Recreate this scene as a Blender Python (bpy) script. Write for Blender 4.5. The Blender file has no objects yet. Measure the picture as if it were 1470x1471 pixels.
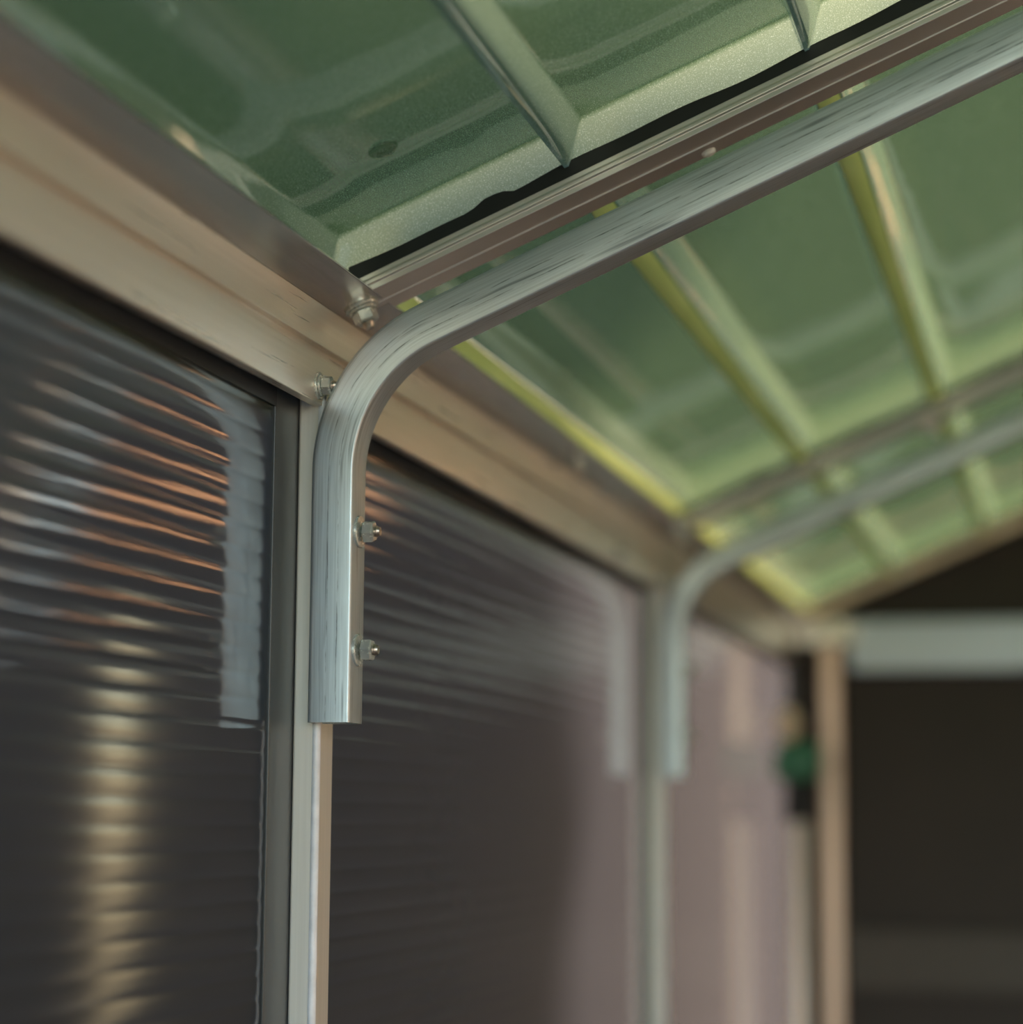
import bpy, bmesh, math, random
from mathutils import Vector, Matrix

random.seed(7)
S = bpy.context.scene
COL = S.collection

# ------------------------------------------------------------------ camera
YAW, PITCH, ROLL, FPX = 0.24448228, 0.13150223, 0.00717629, 3300.0
CAM = Vector((0.4359, -1.2225, 1.55))
cy, sy, cp, sp = math.cos(YAW), math.sin(YAW), math.cos(PITCH), math.sin(PITCH)
fw = Vector((-sy * cp, cy * cp, sp)); rt0 = Vector((cy, sy, 0)); up0 = rt0.cross(fw)
rt = math.cos(ROLL) * rt0 + math.sin(ROLL) * up0
up = -math.sin(ROLL) * rt0 + math.cos(ROLL) * up0
cam = bpy.data.cameras.new('camera')
cam.sensor_width = 36.0
cam.sensor_fit = 'HORIZONTAL'
cam.lens = FPX / 1470 * 36.0
cam.clip_start = 0.01
cam.dof.use_dof = True
cam.dof.focus_distance = 1.287
cam.dof.aperture_fstop = 3.1
cam_o = bpy.data.objects.new('camera', cam)
cam_o.matrix_world = Matrix((
    (rt.x, up.x, -fw.x, CAM.x), (rt.y, up.y, -fw.y, CAM.y), (rt.z, up.z, -fw.z, CAM.z), (0, 0, 0, 1)))
COL.objects.link(cam_o)
S.camera = cam_o

# ------------------------------------------------------------------ light
SUN = Vector((-0.50, 0.82, 0.28)).normalized()          # direction towards the sun
W = bpy.data.worlds.new('world'); S.world = W
W.use_nodes = True
wn = W.node_tree.nodes; wl = W.node_tree.links
for n in list(wn): wn.remove(n)
wo = wn.new('ShaderNodeOutputWorld'); bg = wn.new('ShaderNodeBackground'); sky = wn.new('ShaderNodeTexSky')
sky.sky_type = 'NISHITA'; sky.sun_disc = False
sky.sun_elevation = math.asin(SUN.z); sky.sun_rotation = math.atan2(SUN.x, SUN.y)
sky.air_density = 1.0; sky.dust_density = 1.2; sky.ozone_density = 1.0
wl.new(sky.outputs[0], bg.inputs[0]); wl.new(bg.outputs[0], wo.inputs[0])
bg.inputs[1].default_value = 0.50
sl = bpy.data.lights.new('sun', 'SUN'); sl.energy = 4.8; sl.angle = math.radians(4.0); sl.color = (1.0, 0.91, 0.80)
so = bpy.data.objects.new('sun', sl); COL.objects.link(so)
so.rotation_euler = SUN.to_track_quat('Z', 'Y').to_euler()
so.location = (-3, 3, 5)
V = S.view_settings
S.display_settings.display_device = 'sRGB'
V.view_transform = 'Standard'; V.look = 'None'; V.gamma = 1.0; V.use_curve_mapping = False
V.exposure = 0.9

# ------------------------------------------------------------------ materials
def new_mat(name):
    m = bpy.data.materials.new(name); m.use_nodes = True
    nt = m.node_tree
    for n in list(nt.nodes): nt.nodes.remove(n)
    o = nt.nodes.new('ShaderNodeOutputMaterial')
    return m, nt, o

def N(nt, t, **kw):
    n = nt.nodes.new(t)
    for k, v in kw.items():
        if k.startswith('i_'): n.inputs[k[2:].replace('_', ' ')].default_value = v
        else: setattr(n, k, v)
    return n

def ramp(nt, fac, stops):
    r = N(nt, 'ShaderNodeValToRGB')
    e = r.color_ramp.elements
    e[0].position, e[0].color = stops[0][0], (*stops[0][1], 1)
    e[1].position, e[1].color = stops[-1][0], (*stops[-1][1], 1)
    for p, c in stops[1:-1]:
        x = e.new(p); x.color = (*c, 1)
    nt.links.new(fac, r.inputs[0])
    return r.outputs[0]

def noise(nt, scale, vec=(1, 1, 1), detail=4, coord='Object', rough=.55):
    tc = N(nt, 'ShaderNodeTexCoord'); mp = N(nt, 'ShaderNodeMapping')
    mp.inputs['Scale'].default_value = vec
    nt.links.new(tc.outputs[coord], mp.inputs[0])
    n = N(nt, 'ShaderNodeTexNoise'); n.inputs['Scale'].default_value = scale
    n.inputs['Detail'].default_value = detail; n.inputs['Roughness'].default_value = rough
    nt.links.new(mp.outputs[0], n.inputs['Vector'])
    return n.outputs[0]

def bump(nt, h, strength, dist=.001):
    b = N(nt, 'ShaderNodeBump'); b.inputs['Strength'].default_value = strength; b.inputs['Distance'].default_value = dist
    nt.links.new(h, b.inputs['Height'])
    return b.outputs[0]

def metal(name, c0, c1, rough, vec, scale=40, coord='Object', bmp=.05, metallic=1.0, rr=.08):
    m, nt, o = new_mat(name)
    p = N(nt, 'ShaderNodeBsdfPrincipled'); p.inputs['Metallic'].default_value = metallic
    f = noise(nt, scale, vec, 5, coord)
    nt.links.new(ramp(nt, f, [(.3, c0), (.7, c1)]), p.inputs['Base Color'])
    mr = N(nt, 'ShaderNodeMapRange'); mr.inputs['To Min'].default_value = rough - rr; mr.inputs['To Max'].default_value = rough + rr
    nt.links.new(f, mr.inputs[0]); nt.links.new(mr.outputs[0], p.inputs['Roughness'])
    if bmp: nt.links.new(bump(nt, f, bmp, .0005), p.inputs['Normal'])
    nt.links.new(p.outputs[0], o.inputs[0])
    return m

def plain(name, c, rough=.5, metallic=0.0, var=.15, scale=60):
    m, nt, o = new_mat(name)
    p = N(nt, 'ShaderNodeBsdfPrincipled'); p.inputs['Metallic'].default_value = metallic; p.inputs['Roughness'].default_value = rough
    f = noise(nt, scale)
    a = tuple(x * (1 - var) for x in c); b = tuple(min(1, x * (1 + var)) for x in c)
    nt.links.new(ramp(nt, f, [(.3, a), (.7, b)]), p.inputs['Base Color'])
    nt.links.new(p.outputs[0], o.inputs[0])
    return m

M = {}
M['alu'] = metal('mill_aluminium', (.80, .73, .64), (.88, .81, .72), .28, (30, .6, 30), 12, bmp=0, metallic=.64, rr=.02)
M['alu_flange'] = metal('shaded_flange', (.60, .57, .54), (.68, .65, .62), .24, (30, .6, 30), 12, bmp=0)  # same profile as the beam, darkened to paint shade on its underside
M['alu_post'] = metal('post_aluminium', (.74, .70, .63), (.82, .78, .71), .45, (30, 30, .6), 12, bmp=.02, metallic=.45)
M['alu_bar'] = metal('bar_aluminium', (.72, .68, .65), (.80, .76, .73), .30, (1, 1, 1), 8, bmp=0, metallic=.7)
M['nut'] = metal('zinc_plated_steel', (.58, .63, .62), (.72, .75, .70), .26, (1, 1, 1), 300, bmp=.03, metallic=.6)
M['stud'] = metal('steel_thread', (.50, .47, .43), (.66, .62, .56), .30, (1, 1, 1), 400, bmp=.05)
M['silver'] = metal('silver_tie_beam', (.54, .62, .72), (.62, .70, .80), .40, (.6, 20, 20), 8, bmp=.02, metallic=.4)
M['brown_alu'] = metal('warm_aluminium_upright', (.64, .46, .38), (.72, .54, .44), .34, (20, 20, .5), 8, bmp=.02)
M['bead'] = plain('white_bead', (.80, .80, .82), .3)
M['pale'] = plain('pale_painted_upright', (.80, .70, .60), .5)
M['cap'] = plain('white_glint_cap', (.86, .92, .88), .35)  # white puts the blurred bright glints into the screw heads' colour
M['trim'] = plain('dark_anodised_strip', (.028, .031, .034), .33, 0.0, .15, 30)
M['black'] = plain('black_rubber_and_shade', (.006, .008, .009), .45, 0, .3)  # rubber parts, and dark strips that stand in for shade
M['green_plastic'] = plain('dark_green_plastic', (.015, .14, .065), .4)
M['cream'] = plain('cream_plastic', (.72, .58, .40), .4)
M['pole'] = metal('pale_pole', (.74, .64, .56), (.82, .72, .64), .4, (20, 20, .5), 8, metallic=.6)

def tube_mat():
    # galvanised tube: fine streaks and scuffs that run along the bent length (UV.x = metres along it)
    m, nt, o = new_mat('galvanised_tube')
    p = N(nt, 'ShaderNodeBsdfPrincipled'); p.inputs['Metallic'].default_value = .62
    f = noise(nt, 1.0, (14, 900, 1), 6, 'UV', .6)
    g = noise(nt, 1.0, (9, 210, 1), 3, 'UV', .5)
    c = noise(nt, 1.0, (60, 120, 1), 4, 'UV', .6)
    base = ramp(nt, f, [(.28, (.39, .44, .47)), (.5, (.53, .59, .625)), (.75, (.64, .70, .735))])
    dk = ramp(nt, g, [(.30, (.42, .42, .43)), (.40, (1, 1, 1)), (.9, (1, 1, 1))])
    mx = N(nt, 'ShaderNodeMix', data_type='RGBA', blend_type='MULTIPLY'); mx.inputs[0].default_value = 1
    nt.links.new(base, mx.inputs[6]); nt.links.new(dk, mx.inputs[7])
    # two drawn seams along the broad face, broken and slightly wandering
    tc = N(nt, 'ShaderNodeTexCoord'); sx = N(nt, 'ShaderNodeSeparateXYZ'); nt.links.new(tc.outputs['UV'], sx.inputs[0])
    wn_ = noise(nt, 1.0, (22, 60, 1), 3, 'UV'); gap = noise(nt, 1.0, (45, 300, 1), 4, 'UV', .7)
    last = mx.outputs[2]
    for v0 in (.0592, .0652):
        a1 = N(nt, 'ShaderNodeMath', operation='MULTIPLY_ADD'); nt.links.new(wn_, a1.inputs[0]); a1.inputs[1].default_value = -.0016; nt.links.new(sx.outputs[1], a1.inputs[2])
        a2 = N(nt, 'ShaderNodeMath', operation='SUBTRACT'); nt.links.new(a1.outputs[0], a2.inputs[0]); a2.inputs[1].default_value = v0 - .0008
        a3 = N(nt, 'ShaderNodeMath', operation='ABSOLUTE'); nt.links.new(a2.outputs[0], a3.inputs[0])
        a4 = N(nt, 'ShaderNodeMapRange'); nt.links.new(a3.outputs[0], a4.inputs[0]); a4.inputs['From Max'].default_value = .00055; a4.inputs['To Min'].default_value = 1; a4.inputs['To Max'].default_value = 0
        a5 = N(nt, 'ShaderNodeMapRange'); nt.links.new(gap, a5.inputs[0]); a5.inputs['From Min'].default_value = .42; a5.inputs['From Max'].default_value = .62
        a6 = N(nt, 'ShaderNodeMath', operation='MULTIPLY'); nt.links.new(a4.outputs[0], a6.inputs[0]); nt.links.new(a5.outputs[0], a6.inputs[1])
        sm = N(nt, 'ShaderNodeMix', data_type='RGBA'); nt.links.new(a6.outputs[0], sm.inputs[0]); nt.links.new(last, sm.inputs[6]); sm.inputs[7].default_value = (.10, .11, .12, 1)
        last = sm.outputs[2]
    nt.links.new(last, p.inputs['Base Color'])
    mr = N(nt, 'ShaderNodeMapRange'); mr.inputs['To Min'].default_value = .26; mr.inputs['To Max'].default_value = .48
    nt.links.new(c, mr.inputs[0]); nt.links.new(mr.outputs[0], p.inputs['Roughness'])
    nt.links.new(bump(nt, f, .035, .0004), p.inputs['Normal'])
    nt.links.new(p.outputs[0], o.inputs[0])
    return m
M['tube'] = tube_mat()

def wall_mat():
    # dark tinted twin-wall sheet: glossy skin over a body that lets a little daylight through
    m, nt, o = new_mat('dark_twinwall_sheet')
    p = N(nt, 'ShaderNodeBsdfPrincipled')
    f = noise(nt, 5.0, (1, 1, 6), 4)
    nt.links.new(ramp(nt, f, [(.3, (.022, .021, .020)), (.7, (.034, .031, .029))]), p.inputs['Base Color'])
    p.inputs['Roughness'].default_value = .07
    p.inputs['IOR'].default_value = 1.58
    p.inputs['Specular IOR Level'].default_value = .75
    w = noise(nt, 1.0, (60, 9, 190), 3)
    nt.links.new(bump(nt, w, .12, .0006), p.inputs['Normal'])
    t = N(nt, 'ShaderNodeBsdfTranslucent'); t.inputs['Color'].default_value = (.175, .16, .178, 1)
    mx = N(nt, 'ShaderNodeMixShader'); mx.inputs[0].default_value = .30
    nt.links.new(p.outputs[0], mx.inputs[1]); nt.links.new(t.outputs[0], mx.inputs[2])
    nt.links.new(mx.outputs[0], o.inputs[0])
    return m
M['wall'] = wall_mat()
M['rail'] = plain('brown_rail', (.06, .045, .033), .5)
M['wall_dark'] = plain('dark_brown_panel', (.030, .0205, .0155), .62, 0, .12, 8)

def roof_mat():
    # green tinted moulded sheet, translucent, glossy underside with a fine flake
    m, nt, o = new_mat('green_roof_sheet')
    fl = noise(nt, 1700.0, (1, 1, 1), 2)
    big = noise(nt, 7.0, (1, 1, 1), 3)
    tcol = ramp(nt, fl, [(.30, (.19, .33, .12)), (.53, (.29, .44, .18)), (.72, (.80, .92, .60))])
    dcol = ramp(nt, big, [(.3, (.026, .066, .032)), (.7, (.044, .092, .042))])
    t = N(nt, 'ShaderNodeBsdfTranslucent'); nt.links.new(tcol, t.inputs['Color'])
    p = N(nt, 'ShaderNodeBsdfPrincipled'); nt.links.new(dcol, p.inputs['Base Color'])
    p.inputs['Roughness'].default_value = .06; p.inputs['IOR'].default_value = 1.58; p.inputs['Specular IOR Level'].default_value = .75
    fm_ = ramp(nt, fl, [(.56, (0, 0, 0)), (.74, (1, 1, 1))])
    fx = N(nt, 'ShaderNodeMix', data_type='RGBA'); nt.links.new(fm_, fx.inputs[0]); nt.links.new(dcol, fx.inputs[6]); fx.inputs[7].default_value = (.20, .26, .20, 1)
    nt.links.new(fx.outputs[2], p.inputs['Base Color'])
    nt.links.new(bump(nt, big, .12, .004), p.inputs['Normal'])
    mx = N(nt, 'ShaderNodeMixShader')
    at = N(nt, 'ShaderNodeAttribute'); at.attribute_name = 'wall_glow'       # steep walls made brighter, painting in the sun on them
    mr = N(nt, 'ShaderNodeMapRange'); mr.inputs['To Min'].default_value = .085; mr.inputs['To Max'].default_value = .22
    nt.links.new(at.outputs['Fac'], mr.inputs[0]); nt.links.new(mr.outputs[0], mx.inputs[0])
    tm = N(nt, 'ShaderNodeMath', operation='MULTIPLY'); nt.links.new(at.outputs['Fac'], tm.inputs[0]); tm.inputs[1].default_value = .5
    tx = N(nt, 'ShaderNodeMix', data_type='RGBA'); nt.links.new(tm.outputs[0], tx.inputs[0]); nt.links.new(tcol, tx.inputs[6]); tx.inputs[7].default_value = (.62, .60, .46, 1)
    nt.links.new(tx.outputs[2], t.inputs['Color'])
    nt.links.new(p.outputs[0], mx.inputs[1]); nt.links.new(t.outputs[0], mx.inputs[2])
    nt.links.new(mx.outputs[0], o.inputs[0])
    return m
M['roof'] = roof_mat()

def water_mat():
    m, nt, o = new_mat('water')
    p = N(nt, 'ShaderNodeBsdfPrincipled'); p.inputs['Base Color'].default_value = (.9, .97, .9, 1)
    p.inputs['Roughness'].default_value = .02; p.inputs['IOR'].default_value = 1.33; p.inputs['Transmission Weight'].default_value = 1
    nt.links.new(p.outputs[0], o.inputs[0]); return m
M['water'] = water_mat()
def strip_mat():  # coloured to stand in for sunlit valley walls between trays
    m, nt, o = new_mat('yellow_green_sunlit_strip')
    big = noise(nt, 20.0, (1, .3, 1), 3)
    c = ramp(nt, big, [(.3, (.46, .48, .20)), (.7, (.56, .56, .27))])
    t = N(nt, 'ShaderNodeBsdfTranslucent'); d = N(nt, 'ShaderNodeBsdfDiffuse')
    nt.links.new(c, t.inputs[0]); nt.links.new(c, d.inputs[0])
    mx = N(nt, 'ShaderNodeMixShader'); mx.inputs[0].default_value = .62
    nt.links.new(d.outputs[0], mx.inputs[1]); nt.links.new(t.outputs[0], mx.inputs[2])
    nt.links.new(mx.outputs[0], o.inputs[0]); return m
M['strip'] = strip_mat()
def amber_mat():  # added pane, its amber standing in for orange sunset light
    m, nt, o = new_mat('amber_glow_pane')
    t = N(nt, 'ShaderNodeBsdfTranslucent'); t.inputs[0].default_value = (.80, .60, .45, 1)
    g_ = N(nt, 'ShaderNodeBsdfGlossy'); g_.inputs['Roughness'].default_value = .3
    mx = N(nt, 'ShaderNodeMixShader'); mx.inputs[0].default_value = .06
    nt.links.new(t.outputs[0], mx.inputs[1]); nt.links.new(g_.outputs[0], mx.inputs[2]); nt.links.new(mx.outputs[0], o.inputs[0])
    return m
M['amber'] = amber_mat()
M['floor'] = plain('worn_timber_floor', (.075, .048, .032), .6, 0, .3, 14)
M['ground'] = plain('dry_ground', (.16, .12, .08), .9, 0, .3, 3)
M['timber'] = plain('warm_bounce_timber', (.78, .57, .40), .7, 0, .2, 9)
M['leaf'] = plain('shade_hedge_leaf', (.05, .13, .025), .6, 0, .4, 30)

# ------------------------------------------------------------------ helpers
def props(o, label=None, cat=None, group=None, kind=None):
    if label: o['label'] = label
    if cat: o['category'] = cat
    if group: o['group'] = group
    if kind: o['kind'] = kind
    return o

def empty(name, loc=(0, 0, 0)):
    o = bpy.data.objects.new(name, None); COL.objects.link(o); o.location = loc; o.empty_display_size = .05
    return o

def obj(name, vs, fs, mat, parent=None, smooth=False, uv=None, loc=None, mtx=None, sharp=None):
    me = bpy.data.meshes.new(name); me.from_pydata([tuple(v) for v in vs], [], fs); me.update()
    bm = bmesh.new(); bm.from_mesh(me); bmesh.ops.recalc_face_normals(bm, faces=bm.faces[:]) if uv is None else None
    if uv is None: bm.to_mesh(me)
    bm.free()
    if uv is not None:
        l = me.uv_layers.new(name='UVMap')
        for lp in me.loops: l.data[lp.index].uv = uv[lp.index]
    me.materials.append(M[mat])
    if smooth:
        for p in me.polygons: p.use_smooth = True
        if sharp is not None: me.set_sharp_from_angle(angle=math.radians(sharp))
    o = bpy.data.objects.new(name, me); COL.objects.link(o)
    if parent: o.parent = parent
    if loc: o.location = loc
    if mtx is not None: o.matrix_local = mtx
    return o

def link(name, me, parent, mtx=None, loc=None):
    o = bpy.data.objects.new(name, me); COL.objects.link(o); o.parent = parent
    if mtx is not None: o.matrix_local = mtx
    if loc is not None: o.location = loc
    return o

def copy_tree(o, parent=None):
    c = o.copy(); COL.objects.link(c)
    if parent: c.parent = parent
    for ch in list(o.children): copy_tree(ch, c)
    return c

def box(x0, x1, y0, y1, z0, z1):
    v = [(x, y, z) for x in (x0, x1) for y in (y0, y1) for z in (z0, z1)]
    return v, [(0, 1, 3, 2), (4, 6, 7, 5), (0, 4, 5, 1), (2, 3, 7, 6), (0, 2, 6, 4), (1, 5, 7, 3)]

def bevel(o, w=.0008, seg=2, ang=35):
    b = o.modifiers.new('bevel', 'BEVEL'); b.width = w; b.segments = seg; b.limit_method = 'ANGLE'; b.angle_limit = math.radians(ang)
    b.harden_normals = False
    return o

def extrude_y(poly, y0, y1):            # closed polygon in XZ swept along Y
    n = len(poly)
    v = [(x, y0, z) for x, z in poly] + [(x, y1, z) for x, z in poly]
    f = [(i, (i + 1) % n, n + (i + 1) % n, n + i) for i in range(n)] + [tuple(range(n))[::-1], tuple(range(n, 2 * n))]
    return v, f

def lathe(prof, n=24):                  # (radius, height) about +Z
    v = []; f = []
    for r, h in prof:
        for k in range(n):
            a = 2 * math.pi * k / n; v.append((r * math.cos(a), r * math.sin(a), h))
    for i in range(len(prof) - 1):
        for k in range(n):
            f.append((i * n + k, i * n + (k + 1) % n, (i + 1) * n + (k + 1) % n, (i + 1) * n + k))
    f.append(tuple(range(n))[::-1]); f.append(tuple(range((len(prof) - 1) * n, len(prof) * n)))
    return v, f

def axis_matrix(pos, axis, spin=0):
    q = Vector(axis).normalized().to_track_quat('Z', 'Y')
    return Matrix.Translation(Vector(pos)) @ q.to_matrix().to_4x4() @ Matrix.Rotation(spin, 4, 'Z')

# ------------------------------------------------------------------ shared dimensions (metres)
BAY = 1.10
Y_BACK = 2.25
Y_FRONT = -1.14
X_RIGHT = 1.90
X_MID = .95
T = .425                                  # roof slope
X0, Z0 = .041, 1.852                      # inner edge of the eave flange
CT, ST = 1 / math.hypot(1, T), T / math.hypot(1, T)
def roof_z(x, h=0): return Z0 + T * (min(x, X_RIGHT - x) - X0) + h
POSTS = [-BAY, 0.0, BAY]

# ------------------------------------------------------------------ floor and ground
v, f = box(-9, 9, -9, 9, -.12, -.04)
props(obj('ground', v, f, 'ground'), 'dry brown ground outside the shelter', 'ground', kind='structure')
fl = empty('floor'); fl['kind'] = 'structure'
for i in range(13):
    v, f = box(i * X_RIGHT / 13 + .002, (i + 1) * X_RIGHT / 13 - .002, Y_FRONT, Y_BACK, -.04, 0)
    bevel(obj('floor_board', v, f, 'floor', fl), .002)

# ------------------------------------------------------------------ left and right walls: ribbed sheets
RIB = .0134
def sheet(y0, y1, z0, z1, side=1, amp=.00030, seg=10):
    n = int((z1 - z0) / RIB) + 1
    v = []; f = []
    ys = (y0, y1)
    rows = n * seg + 1
    for i in range(rows):
        z = z0 + i * RIB / seg
        t = (i % seg) / seg * 2 - 1
        x = amp * (1 - abs(t) ** 3.2)
        for y in ys: v.append((side * x, y, z))
    for i in range(rows - 1): f.append((2 * i, 2 * i + 1, 2 * i + 3, 2 * i + 2))
    return v, f

wl_ = empty('wall_left'); wl_['kind'] = 'structure'
wr_ = empty('wall_right', (X_RIGHT, 0, 0)); wr_['kind'] = 'structure'
edges = [-BAY, 0, BAY, Y_BACK]
for i in range(3):
    y0 = edges[i] + .014
    y1 = edges[i + 1] - .027 if i < 2 else edges[i + 1] - .008
    v, f = sheet(y0, y1, .03, 1.83)
    obj('wall_panel', v, f, 'wall', wl_, smooth=True)
    v, f = sheet(y0, y1, .03, 1.83 if i == 2 else .45, -1)      # the right side is open above a low sheet up to the last bay
    obj('wall_panel', v, f, 'wall', wr_, smooth=True)
    v, f = box(-.004, .002, y0, y1, 1.776, 1.815)
    obj('top_shadow_strip', v, f, 'black', wl_)  # black strip painting in the shadow under the eave beam
for y in POSTS:
    for par, sg in ((wl_, 1), (wr_, -1)):
        v, f = box(min(-.004, .0016 * sg) if sg > 0 else -.0016, .0016 if sg > 0 else .004, y - .0275, y + .0160, 0, 1.83)
        bevel(obj('edge_strip', v, f, 'trim', par), .0006)

# wall posts: box profile with a bright rounded bead at the near inner corner
def post_mesh(parent, sg=1):
    v, f = box(0, .0135 * sg, .0115, .043, 0, 1.80)
    bevel(obj('post_body', v, f, 'alu_post', parent), .0012)
    v, f = lathe([(.0026, 0), (.0026, 1.80)], 12)
    obj('corner_bead', v, f, 'bead', parent, smooth=True, loc=(.0135 * sg, .0132, 0), sharp=40)
PL = {-BAY: 'pale aluminium wall post at the open front', 0.0: 'pale aluminium wall post behind the sharp near bent tube',
      BAY: 'pale aluminium wall post behind the blurred far bent tube'}
for y in POSTS:
    p = props(empty('wall_post', (0.0017, y, 0)), PL[y], 'post', 'posts along the left wall'); post_mesh(p, 1)
    p = props(empty('wall_post', (X_RIGHT - .0018, y, 0)), PL[y].replace('wall post', 'right-hand wall post').replace('behind', 'across from'), 'post', 'posts along the right wall'); post_mesh(p, -1)

# ------------------------------------------------------------------ eave beams
XB = .016
def beam(name, label, sg, xo):
    root = props(empty(name, (xo, 0, 0)), label, 'beam', 'eave beams')
    zb, zg0, zg1, zt = 1.7825, 1.8100, 1.8165, 1.8413
    fe = (X0, zt + T * (X0 - XB))
    th = .0022
    poly = [(XB, zb), (XB, zg0), (XB - .0045, zg0 + .0006), (XB - .0045, zg1 - .0002), (XB, zg1), (XB, zt - .0002), (XB - .012, zt - T * .012 - .0002), (XB - .012, zt - .009), (XB - .0065, zt - .007), (XB - .0065, zb)]
    poly = [(x * sg, z) for x, z in poly]
    v, f = extrude_y(poly, Y_FRONT, Y_BACK - .002)
    bevel(obj('beam_body', v, f, 'alu', root), .0005, 2, 20)
    a = (XB - .012, zt - T * .012)
    poly = [(x * sg, z) for x, z in (a, (XB, zt), fe, (fe[0] - th * ST, fe[1] + th * CT), (a[0] - th * ST, a[1] + th * CT))]
    v, f = extrude_y(poly, Y_FRONT, Y_BACK - .002)
    bevel(obj('flange', v, f, 'alu_flange', root), .0005, 2, 20)
    return root
eave = beam('eave_beam', 'long polished aluminium eave beam above the dark ribbed wall', 1, 0)
eave_r = beam('eave_beam', 'aluminium eave beam above the opposite wall', -1, X_RIGHT)

# bolt: threaded stud (the part) with washers and a flange nut (sub-parts); axis = local +Z
ME = {}
def bolt_meshes():
    pr = [(.0029, -.003)]
    h = 0.0
    while h < .0108:
        pr += [(.0030, h), (.0026, h + .0005)]; h += .001
    pr += [(.0022, .0116)]
    v, f = lathe(pr, 20); ME['stud'] = (v, f)
    v, f = lathe([(.0082, 0), (.0084, .0003), (.0084, .0012), (.0080, .0015), (.0030, .0015)], 28); ME['washer'] = (v, f)
    v, f = lathe([(.0066, .0016), (.0068, .0019), (.0068, .0026), (.0064, .0029), (.003, .0029)], 28); ME['spring_washer'] = (v, f)
    # hex nut with chamfered shoulders
    R6 = .0059
    vs = []; fs = []
    rings = [(.90, .0029), (1, .0034), (1, .0078), (.88, .0086), (.54, .0086)]
    for s, hh in rings:
        for k in range(6):
            a = math.pi / 3 * k; vs.append((R6 * s * math.cos(a), R6 * s * math.sin(a), hh))
    for i in range(len(rings) - 1):
        for k in range(6): fs.append((i * 6 + k, i * 6 + (k + 1) % 6, i * 6 + 6 + (k + 1) % 6, i * 6 + 6 + k))
    fs += [tuple(range(6))[::-1], tuple(range(24, 30))]
    ME['nut'] = (vs, fs)
bolt_meshes()
DONE = {}
def bolt(parent, pos, axis, spin=0, spring=True, scale=1.0):
    m = axis_matrix(pos, axis, spin) @ Matrix.Scale(scale, 4)
    def part(nm, key, mat, par, mtx, sharp):
        if key in DONE: return link(nm, DONE[key], par, mtx)
        v, f = ME[key]; o = obj(nm, v, f, mat, par, smooth=(sharp > 0), sharp=sharp, mtx=mtx); DONE[key] = o.data; return o
    st = part('bolt', 'stud', 'stud', parent, m, 35)
    part('washer', 'washer', 'nut', st, Matrix.Identity(4), 35)
    if spring: part('spring_washer', 'spring_washer', 'nut', st, Matrix.Identity(4), 35)
    part('nut', 'nut', 'nut', st, Matrix.Identity(4), 1)
    return st

FN = (ST, 0, -CT)                          # below the sloping flange
def flange_pt(x, y): return (x, y, 1.8413 + T * (x - XB))
for y in (0, BAY):
    bolt(eave, (XB, y + .003, 1.7925), (1, 0, 0), .35, scale=.95)
    bolt(eave, flange_pt(.0285, y + .0415), FN, .2, scale=1.25)
bolt(eave, flange_pt(.0285, .6385), FN, .9)
bolt(eave, (XB, .87, 1.7925), (1, 0, 0), .1, scale=.95)

# ------------------------------------------------------------------ bent tubes (arches)
def tube_path(z_end):
    half = .0125
    R = .0895; th = math.radians(90 - 23.4)
    xc = .0135 + half
    zc = 1.7435
    p = [(xc, z_end)]
    n = 6
    for i in range(1, n + 1): p.append((xc, z_end + (zc - z_end) * i / n))
    for i in range(1, 25):
        a = th * i / 24
        p.append((xc + R * (1 - math.cos(a)), zc + R * math.sin(a)))
    # rafter straight to the ridge with a soft crown
    ex, ez = p[-1]; sl_ = math.tan(math.radians(23.4))
    for i in range(1, 15): p.append((ex + (X_MID - .06 - ex) * i / 14, ez + sl_ * (X_MID - .06 - ex) * i / 14))
    lx, lz = p[-1]
    for i in range(1, 6):
        u = i / 5; p.append((lx + .06 * u, lz + sl_ * .06 * (u - u * u / 2)))
    mir = [(X_RIGHT - x, z) for x, z in p[:-1]][::-1]
    return p + mir

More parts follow.
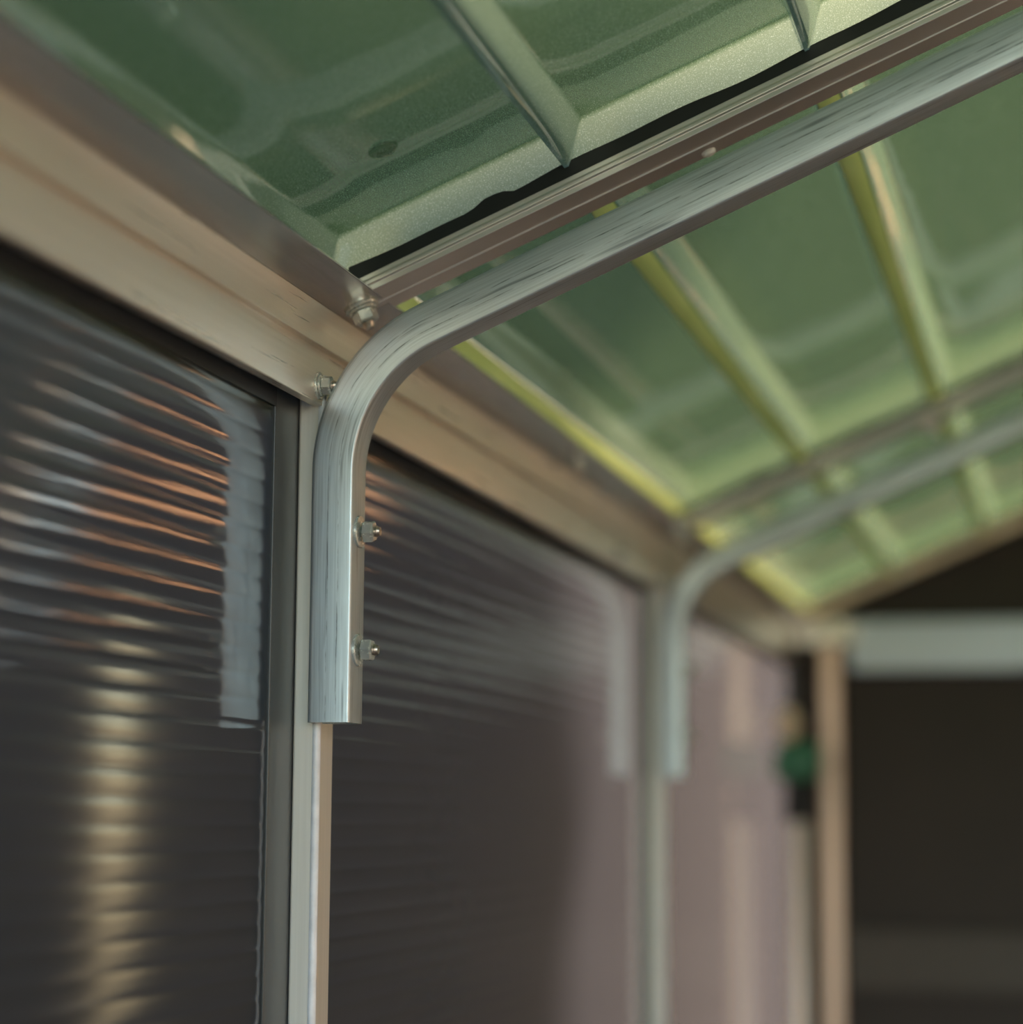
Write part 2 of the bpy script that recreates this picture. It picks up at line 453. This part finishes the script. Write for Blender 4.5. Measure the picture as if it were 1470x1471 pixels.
def sweep_tube(name, mat, parent, path, w=.025, r=.0028, inner=.0015):
    h = w / 2
    def ring(hh, rr):
        o = []
        for sx, sz, a0 in ((1, 1, 0), (-1, 1, 90), (-1, -1, 180), (1, -1, 270)):
            cr = rr if sx < 0 else rr * .55          # crisper on the inside of the bend
            cx, cz = sx * (hh - cr), sz * (hh - cr)
            for k in range(4):
                a = math.radians(a0 + 30 * k); o.append((cx + cr * math.cos(a), cz + cr * math.sin(a)))
        return o
    out = ring(h, r); inn = ring(h - inner, max(.0008, r - inner))
    m = len(out); per = [0]
    for k in range(m):
        a, b = out[k], out[(k + 1) % m]; per.append(per[-1] + math.hypot(a[0] - b[0], a[1] - b[1]))
    v = []; s = [0]
    for i in range(1, len(path)): s.append(s[-1] + math.dist(path[i], path[i - 1]))
    for rg in (out, inn):
        for i, (x, z) in enumerate(path):
            a = path[max(0, i - 1)]; b = path[min(len(path) - 1, i + 1)]
            if i == 0: b = path[1]; a = path[0]
            tx, tz = b[0] - a[0], b[1] - a[1]; L = math.hypot(tx, tz); tx /= L; tz /= L
            nx, nz = tz, -tx                     # in-plane, to the inside of the bend
            for q, yy in rg: v.append((x + nx * q, h + yy, z + nz * q))
    f = []; uv = []
    n = len(path); base = n * m
    for i in range(n - 1):
        for k in range(m):
            f.append((i * m + k, i * m + (k + 1) % m, (i + 1) * m + (k + 1) % m, (i + 1) * m + k))
            uv += [(s[i], per[k]), (s[i], per[k + 1]), (s[i + 1], per[k + 1]), (s[i + 1], per[k])]
            j = base
            f.append((j + i * m + k, j + (i + 1) * m + k, j + (i + 1) * m + (k + 1) % m, j + i * m + (k + 1) % m))
            uv += [(s[i], per[k]), (s[i + 1], per[k]), (s[i + 1], per[k + 1]), (s[i], per[k + 1])]
    for e in (0, (n - 1) * m):
        for k in range(m):
            q = (e + k, base + e + k, base + e + (k + 1) % m, e + (k + 1) % m)
            f.append(q if e == 0 else q[::-1]); uv += [(0, 0)] * 4
    return obj(name, v, f, mat, parent, smooth=True, uv=uv, sharp=40)

def arch(y, label, dz=0.0):
    root = props(empty('bent_tube', (0, y, 0)), label, 'tube', 'bent tubes carrying the roof')
    sweep_tube('tube_body', 'tube', root, tube_path(1.601 + dz) if dz == 0 else [(x, z + dz) for x, z in tube_path(1.601)])
    for zz, sp_ in ((1.7092, .25), (1.6420, .0)):
        bolt(root, (.0385, .0125, zz + dz), (1, 0, 0), sp_, spring=False, scale=1.1)
        bolt(root, (X_RIGHT - .0385, .0125, zz + dz), (-1, 0, 0), sp_, spring=False)
    return root
arch(-BAY, 'galvanised bent tube arching overhead nearest the open front')
arch(0, 'sharp galvanised square tube bent from wall to roof, in the foreground')
arch(BAY, 'blurred galvanised bent tube halfway to the far end wall', -.010)

# ------------------------------------------------------------------ glazing bars under the roof, one per frame
def glazing_bar(y, label, screws, cs=1.0):
    root = props(empty('glazing_bar', (0, y, 0)), label, 'roof bar', 'roof bars above the bent tubes')
    # section (Y, h) where h is height above the flange line
    sec = [(.024, 0), (.024, .0036), (.0228, .0044), (.0228, .0068), (.024, .0076), (.024, .011), (.069, .011), (.069, 0),
           (.053, 0), (.053, -.0012), (.0465, -.0012), (.0465, 0)]
    def run(nm, sec, x0, x1, mat, par, wob=None, n=2):
        v = []; k = len(sec); f = []
        for i in range(n):
            x = x0 + (x1 - x0) * i / (n - 1)
            for j, (yy, h) in enumerate(sec):
                hh = h + (wob(x) if wob and j in (1, 2) else 0)
                v.append((x, yy, roof_z(x, hh)))
        for i in range(n - 1):
            for j in range(k): f.append((i * k + j, i * k + (j + 1) % k, (i + 1) * k + (j + 1) % k, (i + 1) * k + j))
        f += [tuple(range(k)), tuple(range((n - 1) * k, n * k))[::-1]]
        return obj(nm, v, f, mat, par)
    bevel(run('bar_rail', sec, .026, X_MID, 'alu_bar', root), .0005, 2, 20)
    bevel(run('bar_rail', sec, X_MID + .0001, X_RIGHT - .026, 'alu_bar', root), .0005, 2, 20)
    # black seal, lifted and torn in places, that also paints in the slot's shade
    def wob(x):
        a = .0007 + .0010 * math.sin(x * 37 + 1) + .0006 * math.sin(x * 91)
        d = (x - .112) / .010
        return a + .0042 * math.exp(-d * d * d * d)
    run('seal_shade_strip', [(.0240, .0108), (.0240, .0186), (.0300, .0186), (.0300, .0108)], .026, X_MID, 'black', root, wob, 160)
    run('seal_shade_strip', [(.0625, .0108), (.0625, .0190), (.0675, .0190), (.0675, .0108)], .026, X_MID, 'black', root)
    for x, yy in screws:
        v, f = lathe([(.0044, -.0005), (.0043, .0008), (.0036, .0019), (.0022, .0025), (.0006, .0027)], 20)
        obj('screw_glint_cap', v, f, 'cap', root, smooth=True, sharp=50, mtx=axis_matrix((x, yy, roof_z(x)), (ST, 0, -CT)) @ Matrix.Diagonal((cs, cs, cs * cs, 1)))
    return root
glazing_bar(0, 'grooved aluminium roof bar just above the sharp near tube', [(.232, .061)])
glazing_bar(BAY, 'blurred aluminium roof bar above the far bent tube', [(.288, .061)], 2.2)
glazing_bar(-BAY, 'aluminium roof bar overhead nearest the open front', [])

# ------------------------------------------------------------------ roof: moulded green trays
HP, HL = .0415, .0172                       # pan height, lip height above the flange line
PITCH_X = .138
ceil = empty('ceiling'); ceil['kind'] = 'structure'
def tray(x0, x1, y0, y1, mirror=False, end_glow=.2):
    lip, run = .0012, .0085
    def axis(a, b):
        s = [(a, 0.0), (a + lip * .7, 0.0)]
        for k in range(0, 7):
            u = k / 6; s.append((a + lip + run * u, u * u * (3 - 2 * u) * .35 + u * .65))
        n = max(4, int((b - a) / .03))
        ia, ib = a + lip + run, b - lip - run
        for k in range(1, n): s.append((ia + (ib - ia) * k / n, 1.0))
        for k in range(0, 7):
            u = 1 - k / 6; s.append((b - lip - run * u, u * u * (3 - 2 * u) * .35 + u * .65))
        s += [(b - lip * .7, 0.0), (b, 0.0)]
        return s
    ax, ay = axis(x0, x1), axis(y0, y1)
    v = []; f = []
    for x, hx in ax:
        for y, hy in ay:
            h = min(hx, hy)
            sag = 0
            if hx == 1 and hy == 1:
                sag = -.0022 * math.sin(math.pi * (x - x0) / (x1 - x0)) * min(1, (y - y0) / .1, (y1 - y) / .1)
            hh = HL + (HP - HL) * h + sag
            X = X_RIGHT - x if mirror else x
            v.append((X, y, roof_z(x, hh)))
    m = len(ay)
    for i in range(len(ax) - 1):
        for j in range(m - 1): f.append((i * m + j, i * m + j + 1, (i + 1) * m + j + 1, (i + 1) * m + j))
    o = obj('roof_tray', v, f, 'roof', ceil, smooth=True, sharp=60)
    at = o.data.attributes.new('wall_glow', 'FLOAT', 'POINT')
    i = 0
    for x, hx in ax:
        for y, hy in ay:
            at.data[i].value = (end_glow if hy < .9 else .55) if min(hx, hy) < .9 else 0.0; i += 1
    return o
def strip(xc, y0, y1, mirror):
    # pale yellow-green strip between trays, sunlight on the valley wall put into its colour
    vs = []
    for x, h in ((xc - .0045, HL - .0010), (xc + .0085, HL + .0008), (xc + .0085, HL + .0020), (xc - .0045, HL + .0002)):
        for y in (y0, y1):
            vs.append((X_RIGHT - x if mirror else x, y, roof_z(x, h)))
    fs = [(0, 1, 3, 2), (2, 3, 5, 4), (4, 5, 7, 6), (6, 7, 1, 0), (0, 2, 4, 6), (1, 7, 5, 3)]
    return obj('sunlit_strip', vs, fs, 'strip', ceil)
yb = POSTS + [Y_BACK]
for b in range(3):
    y0 = yb[b] + .0645
    y1 = yb[b + 1] + .0285 if b < 2 else yb[b + 1]
    for k in range(7):
        xs = .018 + PITCH_X * k
        if k == 0 and b: xs = .030
        x0 = xs + .0085 if b else (xs if k else .012)           # the near bay has no sunlit strips
        x1 = min(.018 + PITCH_X * (k + 1) - (.0045 if b else 0), X_MID - .004)
        if x1 - x0 < .04: continue
        for mir in (False, True):
            tray(x0, x1, y0, y1, mir, .2 if b else 1.0)
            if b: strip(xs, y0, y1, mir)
# ------------------------------------------------------------------ end wall
wb = empty('wall_back', (0, Y_BACK, 0)); wb['kind'] = 'structure'
cols = [0.0, .068, .60, 1.03, 1.058, 1.112, X_RIGHT - .068, X_RIGHT]
for a, b in zip(cols[:-1], cols[1:]):
    if a == 1.058: continue                 # the end door stands ajar: a narrow gap of daylight
    v, f = box(a + .001, b - .001, 0, .012, .03, 1.765); obj('end_panel', v, f, 'wall_dark', wb)
GX0, GX1, GZ0, GZ1 = .62, 1.30, 2.032, 2.088      # unseen slot window in the gable, shaped for its wall streaks, last third open
top = lambda x: roof_z(x) + .03
for poly in ([(0, 1.765), (X_RIGHT, 1.765), (X_RIGHT, top(X_RIGHT)), (GX1, GZ0), (GX0, GZ0), (0, top(0))],
             [(0, top(0)), (GX0, GZ0), (GX0, top(GX0))], [(GX1, GZ0), (X_RIGHT, top(X_RIGHT)), (GX1, top(GX1))],
             [(GX0, GZ1), (GX1, GZ1), (GX1, top(GX1)), (X_MID, top(X_MID)), (GX0, top(GX0))]):
    v, f = extrude_y(poly, 0, .012); obj('gable_panel', v, f, 'wall_dark', wb)
w1 = empty('window_1', (0, Y_BACK, 0)); w1['kind'] = 'structure'
v, f = box(GX0 + .008, 1.15, .004, .008, GZ0 + .006, GZ1 - .006); obj('glow_pane', v, f, 'amber', w1)
for z in (GZ0, GZ1 - .006):
    v, f = box(GX0, GX1, -.004, .014, z, z + .006); obj('window_frame', v, f, 'alu_bar', w1)
for x in (GX0, 1.15, GX1 - .008):
    v, f = box(x, x + .008, -.004, .014, GZ0 + .006, GZ1 - .006); obj('window_frame', v, f, 'alu_bar', w1)
v, f = box(-.004, .012, -.012, .012, 0, 1.80); bevel(obj('corner_angle', v, f, 'trim', wb), .001)
tb = props(empty('tie_beam', (0, Y_BACK, 0)), 'wide silver horizontal tie beam across the far end wall', 'beam')
v, f = box(.098, X_RIGHT - .098, -.028, -.001, 1.768, 1.8425); bevel(obj('beam_face', v, f, 'silver', tb), .003)
for a, b in ((.018, .105), (X_RIGHT - .105, X_RIGHT - .018)):
    v, f = box(a, b, -.034, -.0285, 1.806, 1.8440); bevel(obj('end_bracket', v, f, 'alu_bar', tb), .002)
gb = props(empty('gable_rafter', (0, Y_BACK, 0)), 'bronze sloping gable edge strip under the far roof end', 'roof bar')
for sgn in (0, 1):
    q = [(.03, 0), (X_MID, 0)]
    vs = []
    for x in (.03, X_MID):
        for yy in (-.030, -.0015):
            for h in (-.004, .012):
                vs.append(((X_RIGHT - x) if sgn else x, yy, roof_z(x, h)))
    fs = [(0, 1, 3, 2), (4, 6, 7, 5), (0, 4, 5, 1), (2, 3, 7, 6), (0, 2, 6, 4), (1, 5, 7, 3)]
    obj('rafter_strip', vs, fs, 'brown_alu', gb)
    for x in (.178,) if not sgn else ():
        v, f = lathe([(.0060, -.0005), (.0058, .001), (.0045, .003), (.0010, .004)], 20)
        obj('screw_glint_cap', v, f, 'cap', gb, smooth=True, sharp=50, mtx=axis_matrix((x, -.030, roof_z(x, .003)), (0, -1, 0)))

def upright(x, w, label, z1=1.806, mat='brown_alu'):
    r = props(empty('end_upright', (x, Y_BACK, 0)), label, 'post', 'uprights of the far end wall')
    v, f = box(-w / 2, w / 2, -.026, -.0008, 0, z1); bevel(obj('upright_body', v, f, mat, r), .002)
    v, f = box(-w / 2 + .004, -w / 2 + .007, -.0275, -.0262, 0, z1); obj('edge_rib', v, f, mat, r)
upright(.068, .026, 'warm aluminium upright of the end wall beside the green-headed tool')
upright(1.043, .028, 'pale upright beside the narrow gap of the end door', 1.7675, 'pale')
upright(X_RIGHT - .068, .026, 'warm aluminium upright at the right corner of the end wall')
rl = props(empty('end_rail', (0, Y_BACK, 0)), 'low brown cross rail along the far end wall', 'rail')
for a, b in ((.083, 1.027),):
    v, f = box(a, b, -.020, -.001, 1.30, 1.388); bevel(obj('rail_body', v, f, 'rail', rl), .002)

# ------------------------------------------------------------------ green-headed garden tool standing in the corner
tool = props(empty('garden_tool', (.036, 2.08, 0)), 'garden tool with green head and black collar on pale pole in far corner', 'tool')
v, f = lathe([(.014, 0), (.0150, .01), (.0150, 1.545), (.013, 1.55)], 24); obj('pole', v, f, 'pole', tool, smooth=True, sharp=40)
v, f = lathe([(.0175, 1.545), (.021, 1.552), (.021, 1.575), (.017, 1.59), (.023, 1.602), (.023, 1.606)], 24); obj('collar', v, f, 'black', tool, smooth=True, sharp=40)
bm = bmesh.new()
bmesh.ops.create_cube(bm, size=1)
bmesh.ops.subdivide_edges(bm, edges=bm.edges[:], cuts=3, use_grid_fill=True)
for w_ in bm.verts:
    x, y, z = w_.co
    tap = 1 - .35 * max(0, z) ** 1.5
    w_.co = (x * .066 * tap + .006 * (z + .5) ** 2, y * .06 * tap, 1.631 + z * .055)
bm.verts.ensure_lookup_table()
hv = [w_.co[:] for w_ in bm.verts]; hf = [[w_.index for w_ in fc.verts] for fc in bm.faces]; bm.free()
ho = obj('head', hv, hf, 'green_plastic', tool, smooth=True)
sb = ho.modifiers.new('smooth', 'SUBSURF'); sb.levels = 1; sb.render_levels = 2
v, f = lathe([(.006, 1.652), (.010, 1.660), (.016, 1.672), (.018, 1.686), (.015, 1.700), (.007, 1.707)], 20); obj('knob', v, f, 'cream', tool, smooth=True, loc=(-.012, -.012, 0), sharp=50)

# ------------------------------------------------------------------ water drops hanging under the roof sheet
def drop(x, y, r, label, el=1.0):
    z = roof_z(x, HP - .0022 * math.sin(math.pi * ((x - .012) % PITCH_X) / PITCH_X))
    o = props(empty('water_drop', (x, y, z)), label, 'water drop', 'drops under the roof')
    v, f = lathe([(r, .0006), (r * .98, -.0008), (r * .80, -.0024), (r * .45, -.0036), (r * .1, -.0040)], 28)
    k = obj('drop_body', v, f, 'water', o, smooth=True, sharp=60)
    k.rotation_euler = (0, -math.atan(T), 0); k.scale = (el, 1, 1)
drop(.076, -.072, .0085, 'flat water drop under the near green roof tray')
drop(.045, .505, .0050, 'blurred water drop under the roof between the two bent tubes')

# ------------------------------------------------------------------ unseen board fence added outside the open right side to bounce warm light
fe = props(empty('bounce_fence', (2.75, 0, -.04)), 'added timber fence bouncing warm light into the open right side', 'fence')
fm = None
for i in range(64):
    y = -4.0 + i * .145
    if fm is None:
        v, f = box(0, .022, .003, .142, 0, 2.9); q = bevel(obj('bounce_board', v, f, 'timber', fe), .003); fm = q.data; q.location = (0, y, 0)
    else: link('bounce_board', fm, fe, loc=(random.uniform(-.004, .004), y, random.uniform(-.02, .02)))
for z in (.5, 2.3):
    v, f = box(.026, .07, -4.0, 5.25, z, z + .09); obj('bounce_rail', v, f, 'timber', fe)

# ------------------------------------------------------------------ hedge outside, unseen, added to shade the near half of the left wall
def shade_hedge(loc, y0, y1, H, ny, label, rz=0):
    root = props(empty('shade_hedge', loc), label, 'shade_hedge')
    root.rotation_euler = (0, 0, rz)
    nz = 30
    hv = []; hf = []
    def wob_(a, b): return .03 * math.sin(a * 7.1 + b * 3.3) + .025 * math.sin(a * 17.3 - b * 9.1) + random.uniform(-.02, .02)
    def pt(u, q):                          # q runs up the inner face, over the top and down the outer face
        yy = y0 + (y1 - y0) * u
        if q < .42: z = H * q / .42; x = .25
        elif q < .58: z = H; x = .25 - .5 * (q - .42) / .16
        else: z = H * (1 - q) / .42; x = -.25
        e = max(0, (u - .97) / .03)
        return (x * (1 - .5 * e) + wob_(yy, z), yy + wob_(z, x), z + wob_(x, yy) * (1 if z > .1 else 0))
    for i in range(ny + 1):
        for j in range(nz + 1): hv.append(pt(i / ny, j / nz))
    for i in range(ny):
        for j in range(nz): hf.append((i * (nz + 1) + j, i * (nz + 1) + j + 1, (i + 1) * (nz + 1) + j + 1, (i + 1) * (nz + 1) + j))
    hf.append(tuple(range(nz + 1))[::-1]); hf.append(tuple(ny * (nz + 1) + j for j in range(nz + 1)))
    obj('shade_foliage', hv, hf, 'leaf', root)
shade_hedge((-.95, 0, -.04), -4.0, 2.02, 2.5, 60, 'unseen added hedge outside the left wall')
